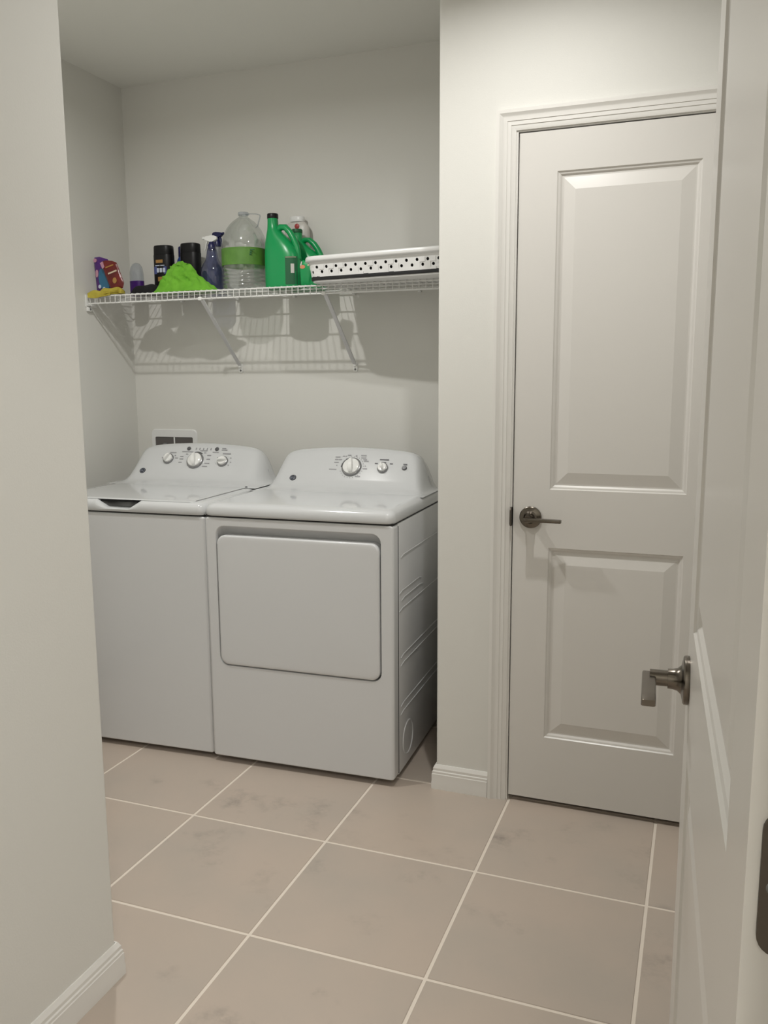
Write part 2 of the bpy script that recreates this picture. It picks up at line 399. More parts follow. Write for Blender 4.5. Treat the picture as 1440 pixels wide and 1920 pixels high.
# local y axis = rot90(-u) points to -x: so the slab thickness would go left; mirror by shifting it behind the face
for o in [d2]+list(d2.children):
    for v in o.data.vertices: v.co.y -= .035
d2h = door_handle(d2, W2-.060, 0, .936, 1, -1)
MB().lathe([(.0, .0), (.0335, .0), (.0335, .0065), (.0295, .0082), (.020, .0105), (.0142, .021), (.0112, .027), (.0112, .046), (0, .046)], 32, (W2-.060, -.035, .936), (0, -1, 0)).build('door_handle', 'nickel', d2, smooth=30)
for zc in (.25, 1.063, 1.86):
    m = MB(); ol = rrect(-.0335, -.0075, zc-.0445, zc+.0445, .012, 6)
    m.loft([[(-a, y, z) for y, z in ol] for a in (-.0005, .0022)])
    h = m.build('hinge', 'bronze', d2, smooth=30); h['label'] = 'dark metal hinge leaf with rounded corners'
    m = MB()
    for dz in (-.028, -.002, .028): m.lathe([(0, 0), (.0042, 0), (.0030, .0012), (0, .0012)], 14, (-.0022, -.020+(.005 if dz == -.002 else -.004), zc+dz), (-1, 0, 0))
    m.build('screw', 'screw', h)
    MB().lathe([(0, -.0445), (.006, -.0445), (.006, .0445), (0, .0445)], 14, (-.006, -.039, zc), (0, 0, 1)).build('knuckle', 'bronze', h)

# ================================================================== LIGHTS (recessed ceiling lights, added hall fill)
def downlight(x, y, W, label, size=.05, k=1.0, spread=LAMP_SPREAD):
    t = thing('ceiling_light', label, 'ceiling light', (x, y, CEIL), 0, 'recessed ceiling lights')
    MB().lathe([(.052, -.002), (.056, -.009), (.082, -.006), (.086, .0), (.052, .0)], 40).build('trim_ring', 'plastic', t)
    MB().lathe([(0, -.0035), (.051, -.0035), (.051, -.001), (0, -.001)], 32).build('lens', 'lens', t)
    L = bpy.data.lights.new('lamp', 'AREA'); L.shape = 'DISK'; L.size = size; L.spread = math.radians(spread); L.energy = W; L.color = LAMP_COL
    lo = bpy.data.objects.new('lamp', L); COL.objects.link(lo); lo.parent = t; lo.location = (0, 0, -.011)
    t.scale = (k, k, 1)
    return t
downlight(-.86, -.555, LAMP_W, 'round recessed ceiling light in front of the laundry alcove')
downlight(.30, -.61, LAMP2_W, 'round recessed ceiling light in front of the closet door', spread=LAMP2_SPREAD)
downlight(1.26, -3.10, HALL_FILL_W, 'added unseen fill light in the hall behind the viewer', .12, 4.0)  # invented fixture, put in to brighten the room from the front

# ================================================================== APPLIANCES
def fill_loops(outer, inner):
    """planar face (x,z at y=const) between two outlines"""
    b = bmesh.new(); es = []
    for lp in (outer, inner):
        vs = [b.verts.new(p) for p in lp]
        es += [b.edges.new((vs[i], vs[(i+1) % len(vs)])) for i in range(len(vs))]
    bmesh.ops.triangle_fill(b, use_beauty=True, use_dissolve=False, edges=es)
    return b
def console(parent, half, dy, name='console'):
    """moulded control backsplash: profile in y,z swept over x with rounded falling ends"""
    base = .9335
    prof = [(.365, .9340), (.395, .9362), (.420, .9405), (.440, .9475), (.455, .9575), (.470, .978), (.500, 1.020), (.528, 1.058), (.539, 1.0725), (.547, 1.081), (.557, 1.0875), (.570, 1.090), (.590, 1.088), (.602, 1.078), (.608, 1.06), (.612, .935)]
    st = [(.0, 1), (.06, 1), (.12, 1), (.17, 1), (.205, 1), (.228, .996), (.245, .982), (.258, .955), (.268, .915), (.277, .85), (.287, .74), (.296, .60), (.305, .42), (.313, .25), (.320, .13), (.328, .05), (.336, .012), (.3405, .0)]
    xs = [(-x, g) for x, g in reversed(st[1:])]+st
    rings = []
    for x, g in xs:
        k = half/.341; arch = 1-.11*(x/.26)**2 if abs(x) < .26 else .89
        fwd = (1-g)*.018                      # ends sweep slightly back
        rings.append([(x*k, y+dy+(fwd if y < .55 else 0)*((y-.365)/.2), base+(z-base)*g*arch) for y, z in prof])
    n = len(prof); vs = [p for r in rings for p in r]; fs = []
    for i in range(len(rings)-1):
        for q in range(n-1): a = i*n+q; fs.append((a, a+1, a+n+1, a+n))
        fs.append((i*n+n-1, i*n, i*n+n, i*n+n+n-1))
    return MB().add(vs, fs).build(name, 'top', parent, smooth=50)
FN = Vector((0, -.8, .6)); FT = Vector((0, .6, .8))
def cface(x, z, dy, h=0.0):
    """point on the slanted console face at height z"""
    arch = 1-.11*(x/.26)**2 if abs(x) < .26 else .89
    zz = .9335+(z-.9335)/arch
    y = .470+(zz-.978)/(1.058-.978)*(.528-.470)
    return Vector((x, y+dy, z))+Vector((0, -.81, .586))*h
CN = Vector((0, -.81, .586)); CT = Vector((0, .586, .81))
def bars(m, x, z, dy, items):
    """printed legend: short bars at (dx, dt, width, height) on the console face"""
    for dx, dt, wd, ht in items:
        c = cface(x+dx, z, dy, .0009)+CT*dt
        X = Vector((wd/2, 0, 0)); Y = CT*(ht/2); T_ = CN*.0004
        m.add([c-X-Y, c+X-Y, c+X+Y, c-X+Y, c-X-Y+T_, c+X-Y+T_, c+X+Y+T_, c-X+Y+T_], [(0, 1, 2, 3), (4, 5, 6, 7), (0, 1, 5, 4), (1, 2, 6, 5), (2, 3, 7, 6), (3, 0, 4, 7)])
def words(x0, t, pattern, h=.0042):
    out = []; x = x0
    for wd in pattern: out.append((x+wd/2, t, wd, h)); x += wd+.0022
    return out
def dial(parent, x, z, dy, r, ang, name='dial', bar=True):
    c = cface(x, z, dy)
    b = MB().lathe([(0, -.004), (r, -.004), (r, .006), (r*.95, .0085), (r*.86, .0095), (0, .0095)], 40, c, CN).build(name, 'knobgrey', parent, smooth=40)
    MB().lathe([(0, .009), (r*.84, .009), (r*.82, .013), (r*.74, .0155), (0, .0165)], 36, c, CN).build('knob_cap', 'knobclear', b, smooth=40)
    if bar:
        d = Vector((math.cos(ang), 0, 0))+CT*math.sin(ang); e = d.cross(CN)
        rings = []
        for t, wd, hh in ((-.95, .10, .018), (-.9, .20, .021), (-.3, .24, .030), (.3, .22, .030), (.9, .17, .023), (.95, .10, .019)):
            o = c+d*(r*.8*t)
            rings.append([o+e*wd*r+CN*.014, o+e*wd*r*.8+CN*hh, o-e*wd*r*.8+CN*hh, o-e*wd*r+CN*.014])
        MB().loft(rings).build('grip', 'knobclear', b, smooth=40)
    return b
def badge(parent, x, z, dy):
    c = cface(x, z, dy)
    b = MB().lathe([(0, -.002), (.0130, -.002), (.0130, .0012), (.0118, .0020), (0, .0020)], 28, c, CN, sx=.95, sy=1.05).build('badge', 'black', parent)
    b['label'] = 'small round black maker badge with a pale monogram'
    m = MB()
    X = Vector((1, 0, 0))
    ringp = [c+CN*.0023+(X*math.cos(a)+CT*math.sin(a))*.0098 for a in [2*math.pi*k/24 for k in range(25)]]
    m.tube(ringp, .00045, 5, cap=False)
    for s in (-1, 1):                          # the two interlaced script letters
        p = [c+CN*.0023+X*(s*.0032+.0030*math.cos(a))+CT*(.0036*math.sin(a)-.0004) for a in [math.radians(40+s*10+k*26) for k in range(12)]]
        m.tube(p, .0005, 5)
    m.build('monogram', 'labelwhite', b)
def feet(parent, half, depth):
    for x in (-half+.06, half-.06):
        for y in (.07, depth-.06):
            MB().lathe([(0, 0), (.019, 0), (.021, .004), (.019, .010), (.006, .012), (.006, .030), (0, .030)], 16, (x, y, 0)).build('foot', 'rubber', parent)
def front_shell(hw, z0, z1, r, dep, inner=None):
    """front panel: planar face with rounded arrises returning to y=dep"""
    m = MB()
    loops = []
    for ins, y in ((.010, 0), (.006, .0008), (.0025, .003), (.0006, .0065), (0, .010), (0, dep)):
        loops.append([(x, y, z) for x, z in rrect(-hw+ins, hw-ins, z0+ins*.6, z1-ins*.6, max(r-ins, .002), 3)])
    m.loft(loops, cap=False)
    return m, loops
# ---------------- dryer
HD = .341
dr = thing('dryer', 'white front loading dryer with a wide drop door next to the wall pier', 'dryer', (-.4705, -.0640, 0), math.radians(2.0))
MB().box(-HD, HD, .052, .655, .022, .888, .004, 2).build('cabinet', 'enamel', dr)
m, loops = front_shell(HD, .022, .888, .012, .0505)
hole = rrect(-.3005, .2985, .362, .860, .032, 6)
m.bm(fill_loops(loops[0], [(x, 0, z) for x, z in hole]))
# recess walls: rounded lip, then a scooped top for the finger grip
def inset(d, dz_top=0.0): return rrect(-.3005+d, .2985-d, .362+d, .860-d-dz_top, .032, 6)
rr = []
for d, dt, y in ((0, 0, 0), (.0006, .001, .0015), (.001, .004, .008), (.001, .012, .022), (.001, .024, .034), (.001, .034, .039), (.002, .036, .040)):
    rr.append([(x, y, z) for x, z in inset(d, dt)])
m.loft(rr, cap=False); m.add(rr[-1], [tuple(range(len(rr[-1])))])
m.build('front_panel', 'enamel', dr, smooth=40)
# door plate
m = MB(); rr = []
for d, y in ((.0055, .036), (.0055, .001), (.0062, -.0018), (.0082, -.0034), (.012, -.0042), (.020, -.0046)):
    rr.append([(x, y, z) for x, z in rrect(-.3005+d, .2985-d, .362+d, .832-d, .030, 6)])
m.loft(rr).build('drop_door', 'enamel', dr, smooth=50)
# top
def slab_top(parent, hw, depth, z0, name):
    m = MB(); rr = []
    for ins, z in ((.004, z0), (.001, z0+.002), (0, z0+.006), (0, z0+.018), (.002, z0+.027), (.006, z0+.034), (.013, z0+.0395), (.022, z0+.0425), (.034, z0+.0440)):
        rr.append([(x, y, z) for x, y in rrect(-hw+ins, hw-ins, -.006+ins, depth-ins, .030, 5)])
    return m.loft(rr).build(name, 'top', parent, smooth=50)
MB().box(-HD+.004, HD-.004, .004, .65, .886, .895).build('seam', 'dark', dr, smooth=0)
slab_top(dr, HD+.002, .655, .8925, 'top_panel')
DYD = -.020
console(dr, HD, DYD)
feet(dr, HD, .655)
# side embossing on the right side panel
def rib(parent, y0, y1, z, name='side_rib'):
    pts = [(HD-.001, y0, z-.006), (HD-.001, y0+.03, z), (HD-.001, y1-.03, z), (HD-.001, y1, z-.006)]
    MB().tube(pts, .0032, 6).build(name, 'enamel', parent)
for y0, y1, z in ((.075, .60, .775), (.060, .32, .655), (.085, .34, .628), (.060, .60, .595), (.075, .60, .432), (.075, .60, .404), (.075, .60, .262), (.075, .60, .233)): rib(dr, y0, y1, z)
MB().tube([(HD-.001, .155+.058*math.cos(a), .118+.058*math.sin(a)) for a in [2*math.pi*k/28 for k in range(29)]], .0035, 6, cap=False).build('side_knockout', 'enamel', dr)
MB().tube([(HD+.0, .049, .03), (HD+.0, .049, .88)], .0016, 6).build('side_seam', 'dark', dr)
DX_ = .020
b = dial(dr, DX_, 1.020, DYD, .039, math.radians(100))
m = MB()
for k in range(22):
    a = math.radians(-60+k*(300/21)); a = math.radians(128)-math.radians(k*13.5)
    bars(m, DX_, 1.020, DYD, [(math.cos(a)*.0465, math.sin(a)*.0465, .0028, .0028)])
for t, x0, pat in ((.043, -.075, (.020,)), (.032, -.075, (.014, .012)), (.019, -.075, (.018,)), (.006, -.064, (.004,)), (-.012, -.090, (.030,)), (.047, -.046, (.010, .005)), (.052, -.026, (.014,)), (.050, .006, (.007,)),
                   (.052, .028, (.022,)), (.042, .030, (.020,)), (.034, .040, (.015,)), (.027, .045, (.018,)), (.006, .052, (.004,)), (-.006, .048, (.015,)), (-.040, .022, (.020,))):
    bars(m, DX_, 1.020, DYD, words(x0, t, pat))
m.build('dial_legend', 'printg', dr, smooth=0)
m = MB(); m.tube([cface(DX_, 1.02, DYD, .0012)+(Vector((1, 0, 0))*math.cos(a)+CT*math.sin(a))*.0425 for a in [math.radians(118+k*9) for k in range(8)]], .0018, 5)
m.build('dial_arc', 'print', dr)
dial(dr, .144, 1.019, DYD, .021, math.radians(110))
m = MB(); bars(m, .144, 1.019, DYD, words(-.018, .037, (.036,))+words(-.035, .020, (.012,))+words(-.009, .025, (.018,))+words(.024, .020, (.012,)))
m.build('dial_legend', 'print', dr, smooth=0)
c = cface(.228, 1.021, DYD)
MB().lathe([(0, -.003), (.0095, -.003), (.0095, .004), (.0075, .0065), (0, .0065)], 24, c, CN).build('start_button', 'btn', dr)
m = MB(); bars(m, .228, 1.021, DYD, words(-.007, .016, (.015,))); m.build('button_legend', 'print', dr, smooth=0)
badge(dr, -.212, .976, DYD)

# ---------------- washer
HW = .339; DYW = .030
wa = thing('washer', 'white top loading washer beside the dryer under the wire shelf', 'washing machine', (-1.1550, -.0815, 0), math.radians(3.0))
m, loops = front_shell(HW, .020, .884, .012, .60)
m.add(loops[0], [tuple(range(len(loops[0])))]); m.add(loops[-1], [tuple(range(len(loops[-1])))])
m.build('cabinet', 'enamel', wa, smooth=40)
MB().box(-HW+.006, HW-.006, .006, .60, .882, .892).build('seam', 'dark', wa, smooth=0)
# top cover: stations over x, with the hand notch cut into the front edge
NX0, NX1 = -.098, .080
def cover_profile(ins, notch):
    z0 = .8895
    y = lambda q: q+ins
    if notch <= 0:
        return [(y(-.004), z0), (y(-.007), z0+.006), (y(-.007), z0+.020), (y(-.004), z0+.030), (y(.003), z0+.0375), (y(.012), z0+.041), (.024+ins, z0+.0425), (.060, z0+.0425), (.62, z0+.0425), (.63, z0+.03), (.63, z0)]
    k = notch; low = .0125
    f = lambda a: a*(1-k)+low*k
    return [(y(-.004), z0), (y(-.007), z0+.006), (y(-.007), z0+.006+(.014)*(1-k)+.003*k), (y(-.004), z0+f(.030)-.001*k), (y(.003), z0+f(.0375)), (y(.012), z0+f(.041)+.0005*k), (.024+ins+.020*k, z0+f(.0425)+.001*k), (.060, z0+.0425), (.62, z0+.0425), (.63, z0+.03), (.63, z0)]
st = []
for d in (0, .003, .008, .016, .026): st.append((-HW+d, (.026-d)**2/.030, 0))
ends = [(x, i, n) for x, i, n in st]
st = ends+[(NX0-.004, 0, 0), (NX0, 0, .03), (NX0+.042, 0, 1), (0, 0, 1), (NX1-.042, 0, 1), (NX1, 0, .03), (NX1+.004, 0, 0)]+[(-x, i, n) for x, i, n in reversed(ends)]
rings = []
for x, i, n in st:
    d = HW-abs(x); drop = max(0, (.026-d))**2/.026*.55
    pr_ = cover_profile(i, n)
    rings.append([(x, y, z-(drop if z > .905 else 0)) for y, z in pr_])
MB().loft(rings).build('top_panel', 'top', wa, smooth=45)
# lid
m = MB(); rr = []
for ins, z in ((.003, .9300), (0, .9310), (.0005, .9322), (.002, .9332), (.006, .9342), (.016, .9348)):
    rr.append([(x, y, z) for x, y in rrect(-.292+ins, .286-ins, .010+ins, .420-ins, .014, 4)])
m.loft(rr).build('lid', 'top', wa, smooth=50)
m = MB(); m.box(NX0+.010, NX1-.012, .0115, .045, .9228, .9306); m.build('lid_shadow_gap', 'black', wa, smooth=0)
m = MB(); m.tube([(.2885, .03, .9330), (.2885, .425, .9330)], .0016, 6); m.build('lid_seam', 'printg', wa)
MB().lathe([(0, 0), (.0045, 0), (.0045, .005), (0, .006)], 12, (.289, .417, .9325)).build('lid_pin', 'print', wa)
WX = .002
console(wa, HW, DYW)
feet(wa, HW, .62)
dial(wa, WX, 1.022, DYW, .037, math.radians(105))
dial(wa, -.126, 1.026, DYW, .0235, math.radians(65))
dial(wa, .128, 1.021, DYW, .0235, math.radians(190))
for x, t, lst in ((WX, 0, ((-.076, .018, (.015,)), (-.076, .006, (.018,)), (-.076, -.010, (.015,)), (-.052, .030, (.010,)), (-.028, .040, (.008,)), (.010, .048, (.014, .016)), (.030, .038, (.010,)), (.048, .026, (.018,)), (.050, .008, (.016,)), (.046, -.012, (.022,)), (.038, -.026, (.024,)))),
                  (-.126, 0, ((-.002, .036, (.030,)), (-.034, .010, (.006,)), (-.028, .022, (.006,)), (.024, .022, (.006,)), (.030, .010, (.014,)))),
                  (.128, 0, ((-.010, .036, (.036,)), (-.030, .016, (.008,)), (.028, .016, (.006,)), (.032, -.004, (.006,)), (.026, -.018, (.006,))))):
    m = MB()
    for x0, tt, pat in lst: bars(m, x, 1.022, DYW, words(x0, tt, pat))
    m.build('dial_legend', 'printg', wa, smooth=0)
m = MB(); m.tube([cface(WX, 1.022, DYW, .0012)+(Vector((1, 0, 0))*math.cos(a)+CT*math.sin(a))*.0405 for a in [math.radians(55+k*9) for k in range(7)]], .0020, 5)
m.build('dial_arc', 'print', wa)
for x in (-.044, .086):
    MB().lathe([(0, -.002), (.0085, -.002), (.0085, .003), (.0065, .0045), (0, .0045)], 20, cface(x, 1.068, DYW), CN).build('button', 'btn', wa)
m = MB()
for k in range(5): bars(m, .020, 1.068, DYW, [(-.030+k*.017, 0, .004, .010)])
bars(m, .020, 1.068, DYW, words(-.092, -.015, (.05,), .003)+words(.050, -.015, (.028,), .004)+words(.088, .004, (.018,))+words(.088, -.004, (.026,)))
m.build('indicator_legend', 'printg', wa, smooth=0)
badge(wa, -.232, .978, DYW)

# ---------------- washer outlet box in the back wall
ob = thing('outlet_box', 'white framed washer outlet box set in the back wall', 'outlet box', (-1.475, YB, 1.03))
m = MB(); fo = rrect(-.118, .118, -.09, .098, .018, 4); fi = rrect(-.100, .100, -.072, .066, .006, 4)
fi = [p for p in fi]
b = fill_loops([(x, -.006, z) for x, z in fo], [(x, -.006, z) for x, z in fi]); m.bm(b)
m.loft([[(x, -.006, z) for x, z in fo], [(x, -.0002, z) for x, z in rrect(-.121, .121, -.093, .101, .02, 4)]], cap=False)
m.loft([[(x, -.006, z) for x, z in fi], [(x, -.001, z) for x, z in fi]], cap=False)
m.build('frame', 'plastic', ob)
m = MB(); m.box(-.100, .100, -.0030, -.0006, -.072, .066); m.build('recess', 'boxdark', ob, smooth=0)
MB().box(-.002, .004, -.0055, -.001, -.072, .066, .001).build('divider', 'plastic', ob)
MB().lathe([(0, 0), (.010, 0), (.010, .010), (.005, .012), (0, .012)], 14, (-.045, -.0135, .030), (0, 1, 0)).build('valve', 'knobgrey', ob)
MB().lathe([(0, 0), (.010, 0), (.010, .010), (.005, .012), (0, .012)], 14, (.050, -.0135, .030), (0, 1, 0)).build('valve', 'knobgrey', ob)

# ================================================================== WIRE SHELF
SZ = 1.7035                    # cross wire height
SY = .4365                     # front rod
ST = SZ+.0014                  # surface things stand on
sh = thing('wire_shelf', 'white ventilated wire shelf on diagonal braces across the alcove', 'shelf', (0, 0, 0))
X0s, X1s = XL+.010, -.006
def rod(y, z, r, name='rod'):
    return MB().tube([(X0s, y, z), (X1s, y, z)], r, 8).build(name, 'wire', sh)
rod(SY, SZ-.0042, .0031); rod(SY-.002, SZ-.0335, .0031); rod(YB-.012, SZ-.0042, .0030); rod(.640, SZ-.0040, .0026); rod(.540, SZ-.0040, .0026)
wm = MB(); wm.tube([(0, YB-.008, SZ), (0, SY+.004, SZ), (0, SY-.0035, SZ-.003), (0, SY-.0045, SZ-.010), (0, SY-.0055, SZ-.034)], .00135, 6)
w0 = wm.build('cross_wire', 'wire', sh); w0.location.x = X0s+.012
nw = int((X1s-X0s-.02)/.0254)
for k in range(1, nw+1):
    c = w0.copy(); COL.objects.link(c); c.parent = sh; c.location.x = X0s+.012+k*.0254
# diagonal braces
for bx in (-1.119, -.580):
    p0 = Vector((bx, SY+.006, SZ-.030)); p1 = Vector((bx, YB-.010, 1.412))
    d = (p1-p0).normalized(); nn = Vector((0, d.z, -d.y)); sx = Vector((1, 0, 0)); rings = []
    for t in (0, .03, .97, 1):
        c = p0.lerp(p1, t); wdt = .0082 if 0 < t < 1 else .006; th = .0035
        rings.append([c+sx*wdt*a+nn*th*b for a, b in rrect(-1, 1, -1, 1, .4, 2)])
    br = MB().loft(rings).build('brace', 'brace', sh)
    m = MB(); m.loft([[(bx+x, y, 1.402+z) for x, z in rrect(-.010, .010, -.020, .018, .006, 3)] for y in (YB-.0045, YB-.0005)])
    m.box(bx-.006, bx+.006, YB-.014, YB-.003, 1.404, 1.420, .002); m.build('brace_foot', 'wire', br)
    MB().lathe([(0, 0), (.0045, 0), (.003, .002), (0, .002)], 14, (bx, YB-.0045, 1.391), (0, -1, 0)).build('screw', 'screw', br)
    m = MB(); m.box(bx-.008, bx+.008, SY-.007, SY+.006, SZ-.040, SZ-.026, .003); m.build('brace_hook', 'wire', br)
# end bracket on the left wall, clips on the back wall
m = MB(); m.box(XL+.0005, XL+.006, SY-.012, SY+.055, SZ-.046, SZ+.004, .002); m.box(XL+.004, XL+.030, SY-.010, SY+.012, SZ-.042, SZ-.0385, .001)
m.box(XL+.0005, XL+.012, SY-.008, SY+.020, SZ-.064, SZ-.046, .002)
m.build('end_bracket', 'wire', sh)
MB().lathe([(0, 0), (.0045, 0), (.003, .002), (0, .002)], 14, (XL+.012, SY+.006, SZ-.056), (1, 0, 0)).build('screw', 'screw', sh)
for cx in (-1.40, -1.119, -.85, -.58, -.30):
    m = MB(); m.box(cx-.006, cx+.006, YB-.016, YB-.0005, SZ-.014, SZ-.001, .002); m.build('wall_clip', 'wire', sh)

# ================================================================== THINGS ON THE SHELF
def cloth(name, m_, label, cx, cy, hx, hy, hfun, rot=0.0, nx=36, ny=20, e=2.6, pleat=0.0):
    """crumpled cloth as a closed shell: hfun(u, v) gives the height, u, v in -1..1"""
    top = []; 
    vs = []; fs = []
    for j in range(ny+1):
        for i in range(nx+1):
            u_, v_ = -1+2*i/nx, -1+2*j/ny
            # square to disc-like outline with a wavy rim
            a = math.atan2(v_, u_); rr_ = max(abs(u_), abs(v_)); k = (abs(math.cos(a))**e+abs(math.sin(a))**e)**(-1/e)
            wv = 1+.07*math.sin(5*a+1.3)+.05*math.sin(9*a+.4)
            x = rr_*k*math.cos(a)*wv; y = rr_*k*math.sin(a)*wv
            z = max(hfun(x, y), .0) * (1-rr_**8) + .006*(1-rr_**14)
            if pleat:
                q = 5.5*x+z*38+.6*math.sin(6*z/.05); y += pleat*(2*abs(q/2 % 1-.5)-.5)*(1-rr_**6)*min(1, z/.03)
                z += .15*pleat*math.sin(17*x+9*y)*(1-rr_**6)*.1
            vs.append((cx+hx*(x*math.cos(rot)-y*math.sin(rot)*hy/hx), cy+hx*x*math.sin(rot)+hy*y*math.cos(rot), ST+.0012+z))
    n = nx+1
    for j in range(ny):
        for i in range(nx): a = j*n+i; fs.append((a, a+1, a+n+1, a+n))
    # underside
    off = len(vs); vs += [(x, y, ST+.0004) for x, y, z in vs[:off]]
    fs += [tuple(q+off for q in reversed(f)) for f in fs[:nx*ny]]
    rim = [i for i in range(n)]+[j*n+nx for j in range(1, ny+1)]+[ny*n+i for i in range(nx-1, -1, -1)]+[j*n for j in range(ny-1, 0, -1)]
    for q in range(len(rim)): a, b = rim[q], rim[(q+1) % len(rim)]; fs.append((a, b, b+off, a+off))
    o = MB().add(vs, fs).build(name, m_, smooth=70)
    return tag(o, label, 'cloth')
def hg(x, y):
    """lime cloth: one tall peak left of centre with sharp pleats running down from it"""
    px, py = -.20, .10
    d = math.hypot((x-px)*.96, (y-py)*.85); a = math.atan2(y-py, x-px)
    peak = .128*max(0, 1-d/1.08)**1.22
    tri = lambda q: 2*abs((q/(2*math.pi)) % 1-.5)
    w_ = min(1, max(0, d-.05)*2.4)*max(0, 1-d*.62)
    fold = .030*(tri(4*a+1.1+1.2*d)-.5)*w_+.013*(tri(9*a+2.4-2*d)-.5)*w_
    lobe = .020*max(0, 1-((x+.62)/.22)**2)*max(0, 1-y*y)
    return peak+fold+lobe+.004*math.sin(11*x+4*y)
cloth('microfiber_cloth', 'lime', 'crumpled lime green cloth heaped in a peak on the wire shelf', -1.212, .498, .150, .052, hg, nx=96, ny=44, pleat=.24)
def hb(x, y): return .034*max(0, 1-(x*x*.8+y*y*.8))**.5+.003*math.sin(5*x+3*y)
cloth('microfiber_cloth', 'blackcloth', 'flat folded black cloth between the red pouch and the black bottle', -1.424, .522, .074, .046, hb)
yc = thing('microfiber_cloth', 'thin yellow cloth hanging over the shelf edge by the side wall', 'cloth', (-1.57, .440, ST))
for q, (xa, xb, zt0, zb0, yo) in enumerate(((-1.657, -1.545, .016, -.010, -.004), (-1.600, -1.488, .026, .004, .0))):
    m = MB(); rings = []
    for i in range(22):
        t = i/21; x = xa+(xb-xa)*t+1.57; wv = .003*math.sin(t*9+q*2); e_ = .35+.65*math.sin(math.pi*min(1, max(0, t*.96+.02)))**.5
        zt = .002+(zt0+.004*math.sin(t*8+q))*e_; zb = (zb0-.004*math.sin(t*5+q)) if t < .9 else zb0*.5
        f = -.0085+yo+wv
        rings.append([(x, .012, .001), (x, .012, zt*.55), (x, .006, zt*.9), (x, -.002+yo, zt), (x, f, zt*.8), (x, f-.0035, zt*.45), (x, f-.002, zb+.004), (x, f-.004, zb), (x, f+.0005, zb-.0005), (x, f+.0015, .0008), (x, .0, .0008)])
    m.loft(rings).build('cloth_fold', 'yellow', yc, smooth=70)

def pouch(name, m_, label, pts, y0, lean, thick, parts):
    """upright flexible pouch: outline pts (x, z) above the shelf, leaning back by lean, pillow-thick"""
    cx = sum(p[0] for p in pts)/len(pts); cz = sum(p[1] for p in pts)/len(pts)
    t = thing(name, label, 'pouch', (cx, y0, ST))
    # resample outline
    P = [Vector((x-cx, z)) for x, z in pts]; out = []
    for i in range(len(P)):
        a, b = P[i], P[(i+1) % len(P)]
        for k in range(6): out.append(a.lerp(b, k/6))
    cc = Vector((0, cz)); m = MB(); fr = []; L = [1.0, .97, .9, .75, .5, .25]
    D = [0, .12, .42, .8, 1.0, 1.06]
    Y = lambda z, d: lean*z+d
    def ring(s, d): return [((q.x)*s+cc.x*(1-s), Y((q.y)*s+cc.y*(1-s), d), (q.y)*s+cc.y*(1-s)) for q in out]
    rings = [ring(s, -thick*d) for s, d in zip(L, D)]; back = [ring(s, thick*d) for s, d in zip(L, D)]
    m.loft(list(reversed(back))+rings[1:]); m.build('bag', m_, t, smooth=60)
    for nm, mm, poly, pr2 in parts:
        q = MB(); pp = [(x-cx, z) for x, z in poly]
        q.loft([[(x, Y(z, -thick*1.06-h), z) for x, z in pp] for h in (-.004, pr2)]); q.build(nm, mm, t, smooth=30)
    return t
def ell(cx, cz, rx, rz, n=16, rot=0): return [(cx+rx*math.cos(a)*math.cos(rot)-rz*math.sin(a)*math.sin(rot), cz+rx*math.cos(a)*math.sin(rot)+rz*math.sin(a)*math.cos(rot)) for a in [2*math.pi*k/n for k in range(n)]]
# heights here are above the shelf surface
pouch('snack_pouch', 'purple', 'purple printed pouch leaning at the left end of the wire shelf', [(-1.645, .002), (-1.572, .002), (-1.556, .06), (-1.556, .110), (-1.590, .148), (-1.632, .160), (-1.657, .158), (-1.660, .140)], .474, .05, .011,
      [('printed_label', 'teal', ell(-1.600, .062, .026, .050, 16, .25), .001), ('printed_spot', 'pink', ell(-1.645, .144, .008, .008), .001), ('printed_spot', 'labelwhite', ell(-1.622, .036, .007, .008), .002),
       ('printed_spot', 'pink', ell(-1.636, .090, .007, .016), .001), ('printed_spot', 'labelwhite', ell(-1.600, .028, .006, .006), .002)])
pouch('snack_pouch', 'red', 'dark red printed pouch in front of the purple pouch', [(-1.552, .012), (-1.496, .024), (-1.490, .044), (-1.514, .104), (-1.526, .128), (-1.548, .136), (-1.582, .140), (-1.604, .134), (-1.584, .080)], .449, .05, .008,
      [('printed_band', 'pink', [(-1.602, .128), (-1.590, .134), (-1.580, .112), (-1.590, .104)], .001), ('printed_script', 'cream', [(-1.562, .080), (-1.520, .092), (-1.521, .098), (-1.563, .086)], .001),
       ('printed_script', 'gold', [(-1.574, .106), (-1.536, .116), (-1.537, .121), (-1.575, .111)], .001), ('printed_patch', 'gold', ell(-1.530, .055, .010, .012), .001)])
# small bottle behind the pouches
t = thing('small_bottle', 'small clear bottle with a purple lower half behind the red pouch', 'bottle', (-1.546, .615, ST))
MB().loft([sring(0, 0, z, r*1.15, r*.8, 2.3, 20) for r, z in ((.026, .001), (.028, .004), (.028, .070))]).build('purple_base', 'purpled', t)
MB().loft([sring(0, 0, z, r*1.15, r*.8, 2.2, 20) for r, z in ((.0275, .070), (.027, .105), (.023, .128), (.014, .142), (.004, .146))]).build('clear_top', 'clearpale', t)

